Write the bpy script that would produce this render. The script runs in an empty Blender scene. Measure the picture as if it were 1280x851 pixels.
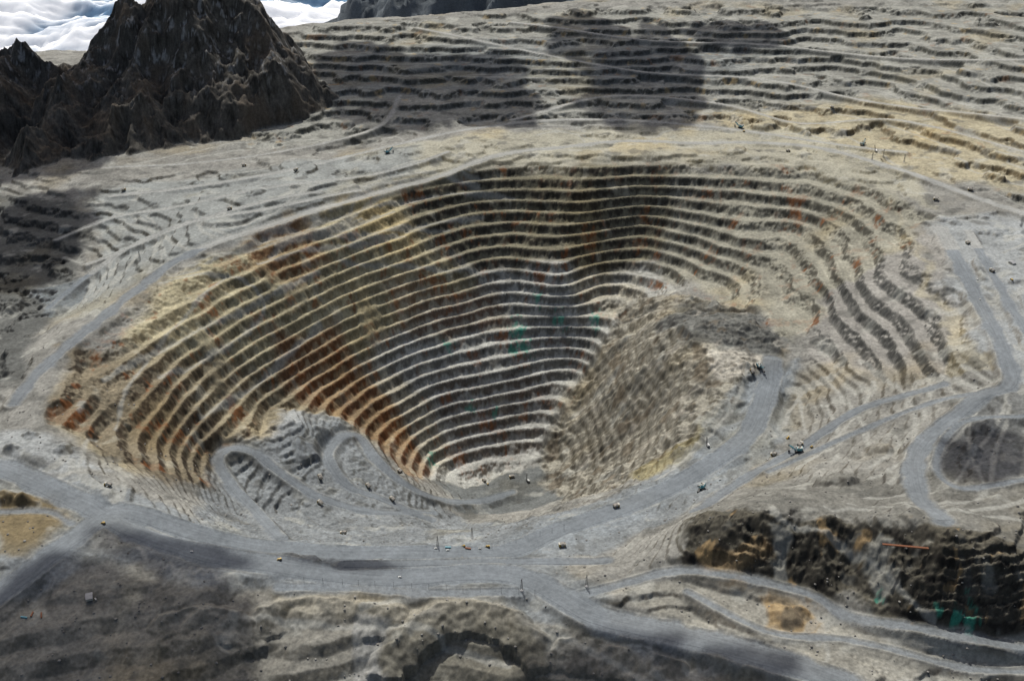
import bpy, math, random, time, bmesh
import numpy as np
from mathutils import Vector, Matrix, noise as mnoise
T0=time.time()
random.seed(4); rng=np.random.RandomState(7)
sc=bpy.context.scene
# ------------------------------------------------------------------ camera
ZC=1200.0; PITCH=27.0; F=640/math.tan(math.radians(25))
cam=bpy.data.cameras.new("camera"); camo=bpy.data.objects.new("camera",cam)
sc.collection.objects.link(camo); camo.location=(0,0,ZC)
camo.rotation_euler=(math.radians(90-PITCH),0,0)
cam.angle=math.radians(50); cam.clip_start=1; cam.clip_end=120000
sc.camera=camo
cp,sp=math.cos(math.radians(PITCH)),math.sin(math.radians(PITCH))
def bearing(u,v):
    a=(u-640)/F; b=-(v-425.5)/F
    return np.array([a, cp+b*sp, -sp+b*cp])
def W(u,v,z):
    d=bearing(u,v); t=(z-ZC)/d[2]
    return d[0]*t,d[1]*t
def crest(u,v,y):
    d=bearing(u,v); t=y/d[1]; return d[0]*t,y,ZC+d[2]*t
# ------------------------------------------------------------------ light
EL=math.radians(55)
S=Vector((-0.28,1,0)).normalized()*math.cos(EL); S.z=math.sin(EL)
world=bpy.data.worlds.new("World"); sc.world=world; world.use_nodes=True
nt=world.node_tree; bg=nt.nodes["Background"]; sky=nt.nodes.new("ShaderNodeTexSky")
sky.sky_type='NISHITA'; sky.sun_disc=False; sky.sun_elevation=EL
sky.sun_rotation=math.atan2(S.x,S.y); sky.altitude=300; sky.dust_density=6
nt.links.new(sky.outputs[0],bg.inputs[0]); bg.inputs[1].default_value=0.085
sl=bpy.data.lights.new("sun","SUN"); sl.energy=4.0; sl.angle=math.radians(0.5); sl.color=(1,0.975,0.93)
so=bpy.data.objects.new("sun",sl); sc.collection.objects.link(so)
so.rotation_euler=(-S).to_track_quat('-Z','Y').to_euler(); so.location=(0,0,4000)
sc.view_settings.view_transform='Standard'; sc.view_settings.look='None'; sc.view_settings.exposure=0
# ------------------------------------------------------------------ noise
P=rng.permutation(256); P=np.concatenate([P,P]).astype(np.int32)
GA=rng.rand(256)*2*np.pi; GX=np.cos(GA).astype(np.float32); GY=np.sin(GA).astype(np.float32)
def gn(x,y,seed=0):
    x=x+seed*17.31; y=y-seed*9.77
    xf=np.floor(x); yf=np.floor(y)
    xi=xf.astype(np.int32)&255; yi=yf.astype(np.int32)&255
    fx=(x-xf).astype(np.float32); fy=(y-yf).astype(np.float32)
    u=fx*fx*fx*(fx*(fx*6-15)+10); v=fy*fy*fy*(fy*(fy*6-15)+10)
    def g(a,b,dx,dy):
        h=P[P[(xi+a)&255]+((yi+b)&255)]; return GX[h]*dx+GY[h]*dy
    n0=g(0,0,fx,fy); n0=n0+u*(g(1,0,fx-1,fy)-n0)
    n1=g(0,1,fx,fy-1); n1=n1+u*(g(1,1,fx-1,fy-1)-n1)
    return (n0+v*(n1-n0))*1.4
def fbm(x,y,sc_,oct=4,seed=0,g=0.5):
    r=0;a=1;f=1.0/sc_;t=0
    for k in range(oct):
        r=r+a*gn(x*f,y*f,seed+k*3); t+=a; a*=g; f*=2.03
    return r/t*1.3
def ridged(x,y,sc_,oct=5,seed=0,g=0.55):
    r=0;a=1;f=1.0/sc_;t=0
    for k in range(oct):
        n=1-np.abs(gn(x*f,y*f,seed+k*5))*1.6; r=r+a*n; t+=a; a*=g; f*=2.1
    return r/t
def ss(a,b,x):
    t=np.clip((x-a)/(b-a),0,1); return t*t*(3-2*t)
# ------------------------------------------------------------------ grid
nx,ny=1300,1450; Y0=900.0; LY=math.log(6400/900.0)
s=np.linspace(-1,1,nx); ty=np.linspace(0,1,ny)
yy=Y0*np.exp(ty*LY)
hwf=lambda y:620+0.45*y
Y=np.repeat(yy[:,None],nx,1); X=s[None,:]*hwf(yy)[:,None]
def sample(Z,x,y):
    x=np.asarray(x,float); y=np.asarray(y,float)
    tj=np.clip(np.log(np.maximum(y,Y0)/Y0)/LY*(ny-1),0,ny-1.001); ti=np.clip((x/hwf(y)+1)/2*(nx-1),0,nx-1.001)
    j=tj.astype(int); i=ti.astype(int); a=tj-j; b=ti-i
    if Z.ndim==3: a=a[...,None]; b=b[...,None]
    return (Z[j,i]*(1-a)+Z[j+1,i]*a)*(1-b)+(Z[j,i+1]*(1-a)+Z[j+1,i+1]*a)*b
def hit(u,v,Z):
    d=bearing(u,v); ys=np.linspace(905,6300,5400); t=ys/d[1]
    xs=d[0]*t; zs=ZC+d[2]*t; g=sample(Z,xs,ys); k=np.argmax(zs<g)
    if not (zs<g).any(): k=len(ys)-1
    return float(xs[k]),float(ys[k]),float(g[k])
# ------------------------------------------------------------------ survey of spot heights
CP=[
(500,228,98),(600,214,100),(720,210,100),(800,208,100),(900,205,100),(1000,212,100),(1100,240,100),(1160,268,92),
(800,283,-50),(650,293,-50),(540,315,-50),(440,350,-50),(340,400,-50),(255,455,-50),(200,510,-50),
(760,372,-200),(650,380,-200),(560,398,-200),(480,425,-200),(400,470,-200),(340,515,-200),
(720,465,-350),(650,475,-350),(570,490,-350),(510,515,-350),(470,548,-345),
(690,565,-488),(620,570,-490),(560,585,-488),
(560,605,-495),(620,612,-500),(690,608,-497),(650,600,-500),
(560,350,-115),(700,340,-115),(600,250,30),(750,245,35),(430,300,40),(330,340,40),(240,385,40),(160,430,40),(120,480,20),(110,540,0),
(330,298,92),(215,340,80),(150,385,70),(100,430,62),(75,490,55),(60,560,30),
(270,575,-190),(290,600,-215),(350,640,-255),(310,562,-200),(350,590,-235),(400,625,-285),(470,640,-330),(540,642,-420),
(380,535,-220),(430,600,-295),(410,562,-285),(440,542,-300),(470,575,-325),(520,612,-385),
(230,590,-120),(200,610,-40),(300,655,-120),(150,600,0),
(240,668,-40),(330,685,-70),(430,690,-100),(520,690,-118),(620,690,-122),(700,660,-140),(800,625,-150),(870,590,-148),(940,540,-130),(960,480,-115),
(420,668,-200),(560,665,-290),(640,650,-350),(700,630,-330),(740,608,-380),(800,587,-255),(870,550,-150),
(700,590,-480),(760,430,-262),(860,480,-135),(800,520,-270),(900,430,-72),(830,375,-125),(900,395,-90),(850,420,-95),(800,450,-190),(740,520,-375),(920,490,-108),
(960,400,-75),(980,370,-55),(900,365,-125),
(1000,290,-10),(1050,330,0),(1150,290,88),(1000,380,-62),(1000,470,-100),(1100,420,-10),(1200,440,60),(1150,480,0),(1050,520,-70),(900,300,-40),(880,250,30),(1000,250,45),(950,330,-60),
(1000,600,-60),(1100,580,0),(1200,560,40),(1270,480,70),(1270,560,60),(950,600,-110),(1040,460,-70),(1100,350,45),
(1200,300,95),(1270,300,100),(1250,380,88),(1200,260,100),(1270,240,120),(1180,190,130),(1270,160,190),(1280,100,255),(1280,40,325),
(700,185,105),(850,180,105),(1000,170,115),(600,150,130),(800,150,130),(1000,120,170),(500,180,110),(400,200,105),(300,215,100),(200,215,100),(100,240,88),
(450,100,190),(600,100,190),(800,100,190),(1100,100,200),(400,60,245),(380,38,288),(450,34,290),(600,28,302),(700,22,318),(800,20,320),(950,12,335),(1100,20,320),(1200,15,335),(330,110,170),
(20,300,30),(20,380,-5),(60,390,0),(170,300,60),(120,340,25),(20,500,40),(0,440,20),(0,520,30),(0,250,60),(-60,300,0),(-60,420,-20),(-60,560,20),
(0,600,20),(80,600,10),(60,650,0),(130,655,0),(30,700,5),(200,700,-15),(350,705,-30),(470,720,-50),(600,715,-60),(660,725,-62),(740,770,-62),(900,800,-60),(1050,851,-60),
(0,851,-60),(100,800,-40),(250,790,-50),(200,851,-75),(500,745,-58),(350,740,-42),(400,800,-72),(600,790,-80),(500,851,-122),(300,851,-95),(700,851,-122),(850,840,-90),(600,851,-125),
(980,650,40),(980,722,-30),(880,660,10),(880,715,-35),(1100,665,45),(1080,730,-25),(1180,700,45),(1180,785,-45),(1270,700,50),(1270,790,-45),
(1000,610,5),(1100,630,40),(1200,640,50),(1280,640,60),(820,690,-45),(850,650,-90),(760,700,-90),(1050,800,-58),(1150,830,-75),(1280,845,-85),(950,760,-42),(740,735,-58),
]
pts=[(*W(u,v,z),z) for u,v,z in CP]
pts+=[(-2400,4600,150),(-1400,5200,80),(-600,5500,100),(400,5800,200),(1500,5800,300),(2600,5800,330),(-3000,5800,-100),
      (-1400,1100,-80),(-700,950,-120),(0,950,-190),(700,950,-170),(1400,1000,-100),(-1900,2200,-60),(-2000,3200,-40),(-2300,3900,50),
      (1600,1500,60),(1800,2400,110),(2100,3300,180),(2500,4300,330)]
pts=np.array(pts)/1000.0
def tps(r2): return 0.5*r2*np.log(r2+1e-12)
n=len(pts); K=tps(((pts[:,None,:2]-pts[None,:,:2])**2).sum(2))+np.eye(n)*0.0006
A=np.zeros((n+3,n+3)); A[:n,:n]=K; A[:n,n]=1; A[:n,n+1:]=pts[:,:2]; A[n:,:n]=A[:n,n:].T
w=np.linalg.solve(A,np.concatenate([pts[:,2],np.zeros(3)]))
Z=np.zeros((ny,nx)); st=4
xc=(X[::st,::st]/1000).astype(np.float32); yc=(Y[::st,::st]/1000).astype(np.float32)
zc=w[n]+w[n+1]*xc+w[n+2]*yc
for k in range(n):
    r2=(xc-np.float32(pts[k,0]))**2+(yc-np.float32(pts[k,1]))**2
    zc=zc+np.float32(w[k]*0.5)*r2*np.log(r2+1e-12)
jc=np.arange(0,ny,st); ic=np.arange(0,nx,st)
tmp=np.empty((ny,len(ic)))
for i in range(len(ic)): tmp[:,i]=np.interp(np.arange(ny),jc,zc[:,i])
for j in range(ny): Z[j]=np.interp(np.arange(nx),ic,tmp[j])
Z*=1000
def blur(Z,r):
    for ax in (0,1):
        c=np.cumsum(np.concatenate([np.repeat(np.take(Z,[0],ax),r+1,ax),Z,np.repeat(np.take(Z,[-1],ax),r,ax)],ax),axis=ax)
        if ax==0: Z=(c[2*r+1:]-c[:-2*r-1])/(2*r+1)
        else: Z=(c[:,2*r+1:]-c[:,:-2*r-1])/(2*r+1)
    return Z
Z=blur(Z,3); BASE=Z.copy()
print("rbf",time.time()-T0)
# ------------------------------------------------------------------ region masks
wx=fbm(X,Y,140,4,11)*45; wy=fbm(X,Y,140,4,23)*45
WX=X+wx; WY=Y+wy
def region(uv,bl=30,warp=1):
    pw=[hit(u,v,BASE)[:2] for u,v in uv]
    px=[p[0] for p in pw]; py=[p[1] for p in pw]
    XX,YY=(WX,WY) if warp else (X,Y)
    m=(XX>min(px)-bl)&(XX<max(px)+bl)&(YY>min(py)-bl)&(YY<max(py)+bl)
    x=XX[m]; y=YY[m]; ins=np.zeros(x.shape,bool); d2=np.full(x.shape,1e12)
    L=len(pw)
    for k in range(L):
        x1,y1=pw[k]; x2,y2=pw[(k+1)%L]
        if y1!=y2:
            c=((y1>y)!=(y2>y))&(x<(x2-x1)*(y-y1)/(y2-y1)+x1); ins^=c
        dx,dy=x2-x1,y2-y1; t=np.clip(((x-x1)*dx+(y-y1)*dy)/(dx*dx+dy*dy+1e-9),0,1)
        d2=np.minimum(d2,(x-x1-t*dx)**2+(y-y1-t*dy)**2)
    sd=np.sqrt(d2)*np.where(ins,1,-1)
    o=np.zeros(X.shape,np.float32); o[m]=ss(-bl,bl,sd); return o
SPUR=[(800,362),(850,368),(930,385),(985,440),(940,455),(925,500),(870,560),(800,595),(720,625),(672,575),(705,510),(755,430)]
POLY=dict(
 pit=[(490,222),(700,200),(900,198),(1010,205),(1110,238),(1165,270),(1110,320),(1020,400),(990,440),(930,385),(860,365),(800,365),(755,430),(705,510),(672,570),(540,600),(490,590),(430,520),(370,505),(320,540),(272,560),(250,600),(180,580),(75,530),(70,480),(110,425),(210,345),(330,300),(420,265)],
 upper=[(300,190),(500,165),(700,150),(900,150),(1060,185),(1180,200),(1290,260),(1400,250),(1400,5),(900,5),(380,30),(340,100)],
 left=[(-100,245),(90,250),(110,290),(60,400),(20,480),(-100,500)],
 leftplat=[(90,240),(300,205),(500,180),(520,215),(420,250),(200,325),(110,400),(60,395),(110,290)],
 leftwall=[(70,430),(210,340),(330,300),(460,250),(520,300),(560,350),(440,440),(350,480),(270,560),(75,530)],
 rdump=[(1130,285),(1175,330),(1215,420),(1200,470),(1100,470),(1010,450),(1040,340)],
 spur=SPUR,
 cliffs=[(850,655),(960,640),(1100,650),(1290,690),(1290,790),(1150,790),(1060,740),(960,735),(850,715)],
 foot=[(230,560),(330,530),(430,520),(560,640),(760,600),(860,600),(640,690),(330,685),(240,640)],
 fore=[(-200,730),(160,715),(350,728),(650,735),(740,770),(900,805),(1040,860),(1200,1000),(-300,1000)],
 right=[(960,590),(1080,500),(1200,470),(1300,470),(1300,690),(1100,655),(950,650)],
 plate=[(90,240),(400,200),(700,160),(1000,165),(1160,230),(1300,270),(1300,480),(1240,470),(1170,280),(1000,200),(720,205),(500,218),(330,290),(200,335),(100,420),(20,500),(60,395)],
)
M={k:region(v,30 if k not in('pit','spur') else 16) for k,v in POLY.items()}
# ------------------------------------------------------------------ roads
def cr(p,nsub=14):
    p=[np.array(q) for q in p]; p=[2*p[0]-p[1]]+p+[2*p[-1]-p[-2]]; out=[]
    for k in range(1,len(p)-2):
        for t in np.linspace(0,1,nsub,endpoint=False):
            a,b,c,d=p[k-1:k+3]
            out.append(0.5*((2*b)+(-a+c)*t+(2*a-5*b+4*c-d)*t*t+(-a+3*b-3*c+d)*t**3))
    out.append(p[-2]); return np.array(out)
ROADS=[
 (54,[(-40,575),(40,600),(110,632),(150,655),(240,688),(350,706),(470,722),(600,716),(665,727),(740,768),(840,792),(950,820),(1060,856)]),
 (50,[(-20,760),(40,712),(95,672),(150,640),(235,664),(330,685),(430,692),(520,692),(620,692),(700,662),(800,626),(870,592),(935,545),(960,485),(965,450)]),
 (24,[(350,672),(320,640),(288,605),(273,575),(290,560),(318,566),(350,590),(400,622),(470,640),(540,642)]),
 (24,[(540,650),(480,625),(432,605),(410,570),(425,546),(450,548),(475,580),(520,612),(590,628),(640,615)]),
 (28,[(15,505),(60,455),(110,412),(200,340),(250,312),(330,284),(420,256),(500,234),(600,200),(700,186),(860,180),(1000,182),(1100,205),(1200,240),(1290,270)]),
 (18,[(140,245),(250,232),(350,215),(480,185),(600,160),(700,150),(900,160),(1080,185),(1130,190)]),
 (36,[(1175,285),(1200,330),(1225,380),(1255,440),(1262,480),(1220,500),(1150,560),(1150,620),(1180,650)]),
 (22,[(1210,290),(1240,340),(1275,400),(1300,450)]),
 (18,[(350,734),(450,735),(560,742),(650,740)]),
 (18,[(730,742),(830,716),(930,722),(1010,742),(1060,770),(1150,785),(1290,812)]),
 (20,[(870,640),(930,600),(1000,560),(1080,510),(1180,480)]),
 (14,[(60,385),(110,345),(180,300),(290,262),(400,240)]),
 (14,[(520,35),(640,60),(800,90),(960,100),(1100,130),(1290,150)]),
 (14,[(640,28),(800,50),(1000,60),(1290,75)]),
 (20,[(760,700),(680,702),(560,703),(430,706)]),
 (12,[(70,300),(150,270),(260,250),(420,225),(560,190)]),
 (12,[(110,330),(220,285),(330,262),(450,238)]),
 (12,[(130,210),(230,205),(350,190),(470,160),(500,120)]),
 (14,[(640,150),(760,120),(900,130),(1000,155),(1120,150),(1280,190)]),
 (12,[(1280,520),(1200,530),(1170,580),(1200,610),(1280,600)]),
 (12,[(960,590),(1060,545),(1160,505),(1240,490)]),
 (12,[(860,740),(960,790),(1060,800),(1180,830),(1290,840)]),
 (12,[(0,640),(60,640),(90,655)]),
 (8,[(130,475),(220,425),(330,372),(400,340)]),
 (8,[(200,352),(290,345),(330,378),(300,420),(200,470)]),
 (8,[(250,520),(330,470),(400,405)]),
 (8,[(820,600),(870,560),(915,510),(935,460)]),
]
def mk(uv):
    p=[hit(u,v,BASE) for u,v in uv]; c=cr(p); zz=sample(BASE,c[:,0],c[:,1])
    for _ in range(12): zz[1:-1]=(zz[:-2]+zz[1:-1]*2+zz[2:])/4
    c[:,2]=zz; return c
RW=[(wd,mk(uv)) for wd,uv in ROADS]
zones=[(420,1280,40,170,50),(120,520,190,330,30),(960,1280,500,640,18),(1160,1280,180,460,12),(150,900,745,850,6),(0,160,280,620,12),(900,1280,770,850,6)]
for u0,u1,v0,v1,cnt in zones:
    for k in range(cnt):
        x,y,z=hit(random.uniform(u0,u1),random.uniform(v0,v1),BASE); path=[]
        bias=random.uniform(-.35,.35); nst=random.randint(16,45)
        for q in range(nst):
            path.append((x,y,float(sample(BASE,x,y))))
            gx=float(sample(BASE,x+8,y)-sample(BASE,x-8,y)); gy=float(sample(BASE,x,y+8)-sample(BASE,x,y-8)); g=math.hypot(gx,gy)+1e-6
            tx,ty_=-gy/g,gx/g
            if tx<0: tx,ty_=-tx,-ty_
            tx+=bias*gx/g; ty_+=bias*gy/g
            x+=tx*16; y+=ty_*16
            if abs(x)>hwf(y)*.95: break
        if len(path)>4: RW.append((random.choice([6,8,10]),np.array(path)))
roadm=np.zeros(X.shape,np.float32); roadflat=np.zeros(X.shape,np.float32); roadz=BASE.copy(); roadd=np.full(X.shape,1e3,np.float32); trackm=np.zeros(X.shape,np.float32)
edge=fbm(X,Y,60,4,91)*12
def jof(y): return int(math.log(max(y,901)/Y0)/LY*(ny-1))
for wd,c in RW:
    R=wd/2+(45 if wd>11 else 18); sh=22 if wd>11 else 9
    J0=max(0,jof(c[:,1].min()-R)); J1=min(ny,jof(c[:,1].max()+R)+2)
    if J1-J0<3: continue
    dm=np.full((J1-J0,nx),1e3,np.float32); zm=np.zeros((J1-J0,nx),np.float32)
    for k in range(len(c)-1):
        a,b=c[k],c[k+1]
        y0,y1=min(a[1],b[1])-R,max(a[1],b[1])+R
        j0=max(J0,jof(y0)); j1=min(J1,jof(y1)+2)
        if j1<=j0: continue
        h0=hwf(yy[j0]); h1=hwf(yy[j1-1]); x0,x1=min(a[0],b[0])-R,max(a[0],b[0])+R
        i0=max(0,min(nx,int((min(x0/h0,x0/h1)+1)/2*(nx-1)))); i1=max(0,min(nx,int((max(x1/h0,x1/h1)+1)/2*(nx-1))+2))
        if i1<=i0: continue
        x=X[j0:j1,i0:i1]; y=Y[j0:j1,i0:i1]; dx,dy=b[0]-a[0],b[1]-a[1]
        t=np.clip(((x-a[0])*dx+(y-a[1])*dy)/(dx*dx+dy*dy+1e-9),0,1)
        d=np.sqrt((x-a[0]-t*dx)**2+(y-a[1]-t*dy)**2); z=a[2]+t*(b[2]-a[2])
        q=dm[j0-J0:j1-J0,i0:i1]; zq=zm[j0-J0:j1-J0,i0:i1]; m=d<q; q[m]=d[m]; zq[m]=z[m]
    sl_=slice(J0,J1); fl=1-ss(wd/2,wd/2+sh,dm)
    if wd>11:
        roadz[sl_]=np.where(fl>0,roadz[sl_]*(1-fl)+zm*fl,roadz[sl_])
        roadflat[sl_]=np.maximum(roadflat[sl_],fl); roadm[sl_]=np.maximum(roadm[sl_],1-ss(wd/2-4,wd/2+8,dm+edge[sl_]*min(1,wd/30)))
        roadd[sl_]=np.minimum(roadd[sl_],np.abs(dm-(wd/2+2)))
    else:
        trackm[sl_]=np.maximum(trackm[sl_],(1-ss(wd/2-2,wd/2+4,dm+edge[sl_]*.4))*(roadm[sl_]<.3))
print("roads",time.time()-T0)
# ------------------------------------------------------------------ terraces
def terrace(z,h,face,off=0.0,tilt=0.1):
    t=z/h+off; k=np.floor(t); f=t-k
    g=np.clip((f-(1-face))/face,0,1); g=g*(1-tilt)+f*tilt
    return (k+g-off)*h, f
n1=fbm(X,Y,160,3,31); n2=fbm(X,Y,38,3,37); n3=fbm(X,Y,13,2,41); n4=gn(X/5.5,Y/5.5,43)
cone=gn(X/24,Y/24,131)+0.5*gn(X/9,Y/9,133)
theta=np.arctan2(X-20,Y-2350)
znp=BASE+n1*13+n2*2.8+n3*1.6+n4*.7
ang=np.clip(0.46+.10*M['leftwall']+0.12*fbm(X,Y,120,2,51)+.08*cone,.30,.85)
Tp,fp=terrace(znp,25,ang,0,.07)
slump=ss(.14,.42,fbm(X,Y,150,4,55)+.1*n2)*np.clip(M['leftwall']*1.0+.22,0,1)*.7
Tp=Tp*(1-slump)+(BASE+n1*13+n2*6+n3*3+n4)*slump
g1=fbm(X,Y,300,3,53)
znu=BASE+g1*22+n1*14+n2*3.5+n3*1.2
angu=np.clip(0.24+.08*cone,.12,.45)
Tu,fu=terrace(znu,20,angu,0.3,0.08)
Tl,fl_=terrace(BASE+n1*14+n2*5+n3*2,18,0.35,0,.05)
zg=BASE+g1*26+n1*9+n2*2.5+n3*1
Tg,fg=terrace(zg,12,0.2,0.2,0.08)
gstr=np.clip(.9*ss(-.3,.25,fbm(X,Y,300,3,57)+.1),0,.9)
gstr=np.maximum(np.maximum(gstr*.85,M['right']*.6),M['leftplat']*.9)*(1-M['fore']*.9)
smooth_=BASE+fbm(X,Y,130,5,61,.42)*7+n3*.7+n4*.4
def mix(a,b,m): return a*(1-m)+b*m
Zr=mix(smooth_,Tg,gstr)
pitm=M['pit']
Zt=mix(Zr,Tp+n4*.4,pitm); Zt=mix(Zt,Tu,M['upper']*0.98); Zt=mix(Zt,Tl,M['left'])
Trd,frd=terrace(BASE+n1*8+n2*4+n3*2,26,0.42)
Zt=mix(Zt,Trd,M['rdump'])
zf=BASE+fbm(X,Y,230,3,63)*18
Tf,ff=terrace(zf+n2*2,22,.45,.3,.25)
gz_=ridged(X+wx*.8,(Y+wy)*.3,70,4,65,.45)*8-5
Zt=mix(Zt,mix(zf,Tf,.65)+gz_+n2*1.4+n3*.8+n4*.4,M['fore'])
ra=(X*0.78-Y*0.62); rb=(X*0.62+Y*0.78)
spn=ridged(rb+wx*.7,ra*.4+wy*.3,170,6,71,.55)*48-30
Tsp,fsp=terrace(BASE+spn*.9+(ra+1240)*.06+n2*7+n3*3,27,.5,0,.3)
Zt=mix(Zt,mix(BASE+spn+n2*6+n3*3+n4*1.2,Tsp,.4),M['spur'])
gul=ridged(X+wx,Y*.45,60,4,79)*9-5
Zt=Zt+M['foot']*(gul+n3*2)
cn=fbm(X,Y*.8,110,5,77,.6)
Zt=Zt+M['cliffs']*(cn*26+(ridged(X,Y,60,4,78)-.6)*14)
PX=X+fbm(X,Y,40,3,83)*14; PY=Y+fbm(X,Y,40,3,84)*14
for u,v,h in [(30,628,24),(8,622,18),(980,770,18),(1000,762,14),(300,772,9),(392,538,14),(370,550,12),(40,545,12),(75,560,12),(15,560,14),(1060,600,12),(1110,560,10),(905,650,12),(1240,530,12),(1215,560,12),(1150,590,10)]:
    x,y,z=hit(u,v,BASE); d=np.sqrt((PX-x)**2+(PY-y)**2); Zt=np.maximum(Zt,np.where(d<60,z+h-d*.62,-1e4))
# long spoil ridges above the foreground slope
for pl,h in ([(488,812),(505,790),(535,770),(570,756),(610,762),(650,775),(672,800)],15),([(330,760),(385,752),(440,757),(500,762)],9),([(200,775),(250,765),(300,770)],9),([(700,800),(780,812),(850,828)],9):
    c=cr([hit(u,v,BASE) for u,v in pl],8)
    for k in range(len(c)-1):
        a,b=c[k],c[k+1]; j0,j1=max(0,jof(a[1]-60)),min(ny,jof(b[1]+60)+2)
        if b[1]<a[1]: j0,j1=max(0,jof(b[1]-60)),min(ny,jof(a[1]+60)+2)
        x=PX[j0:j1]; y=PY[j0:j1]; dx,dy=b[0]-a[0],b[1]-a[1]; t=np.clip(((x-a[0])*dx+(y-a[1])*dy)/(dx*dx+dy*dy+1e-9),0,1)
        d=np.sqrt((x-a[0]-t*dx)**2+(y-a[1]-t*dy)**2); Zt[j0:j1]=np.maximum(Zt[j0:j1],np.where(d<50,a[2]+h-d*.62,-1e4))
Z=mix(Zt,roadz+n3*.25,roadflat)
Z=Z+np.exp(-(roadd/2.6)**2)*1.8*(roadm<0.6)
# ------------------------------------------------------------------ mountain
def ridgeline(pl,slope):
    c=np.array(pl); out=np.full(X.shape,-1e4)
    for k in range(len(c)-1):
        a,b=c[k],c[k+1]; dx,dy=b[0]-a[0],b[1]-a[1]
        t=np.clip(((MX-a[0])*dx+(MY-a[1])*dy)/(dx*dx+dy*dy),0,1)
        d=np.sqrt((MX-a[0]-t*dx)**2+(MY-a[1]-t*dy)**2)
        out=np.maximum(out,a[2]+t*(b[2]-a[2])-d*slope)
    return out
MX=X+fbm(X,Y,200,4,101)*60; MY=Y+fbm(X,Y,200,4,103)*60
MAIN=[crest(*q) for q in [(-260,90,3800),(-120,110,3850),(-30,84,3900),(28,55,3950),(62,68,3950),(88,78,3900),(118,38,3950),(158,0,4000),(180,12,4000),(205,-20,4050),(250,-40,4050),(284,-34,4080),(308,-6,4150),(326,28,4250),(348,58,4350)]]
mt=ridgeline(MAIN,1.3)
for pl,sl0 in (([(205,-20,4050),(165,70,3820),(130,150,3540),(100,232,3330)],.95),([(118,40,3950),(70,120,3650),(20,228,3290),(-20,250,3230)],.95),([(262,-30,4050),(240,60,3880),(205,145,3680)],1.15),([(28,55,3950),(-30,150,3600),(-90,235,3300)],.95),([(302,5,4120),(288,60,3980)],1.3),([(165,60,3850),(172,120,3650),(155,190,3460)],1.0)):
    mt=np.maximum(mt,ridgeline([crest(*q) for q in pl],sl0))
mt=mt+(ridged(X+wx,Y+wy,260,7,111,0.5)-0.64)*115+fbm(X,Y,28,3,113)*7+n4*1.5
mm=ss(-6,10,mt-Z); Z=np.where(mt>Z,mt,Z)
ei=np.minimum(np.arange(nx),nx-1-np.arange(nx))/nx; ej=(ny-1-np.arange(ny))/ny
e=np.minimum(ss(0,0.05,ei)[None,:],ss(0,0.05,ej)[:,None]*np.ones(nx)[None,:])
Z=-800+(Z+800)*e
Zf=Z
dZs=np.gradient(Z,axis=1)/(2/(nx-1)); Zx=dZs/hwf(Y)
dZt=np.gradient(Z,axis=0)*(ny-1); Yt=Y*LY
Zy=(dZt-Zx*s[None,:]*0.45*Yt)/Yt
slope=np.sqrt(Zx**2+Zy**2)
print("height",time.time()-T0)
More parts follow.
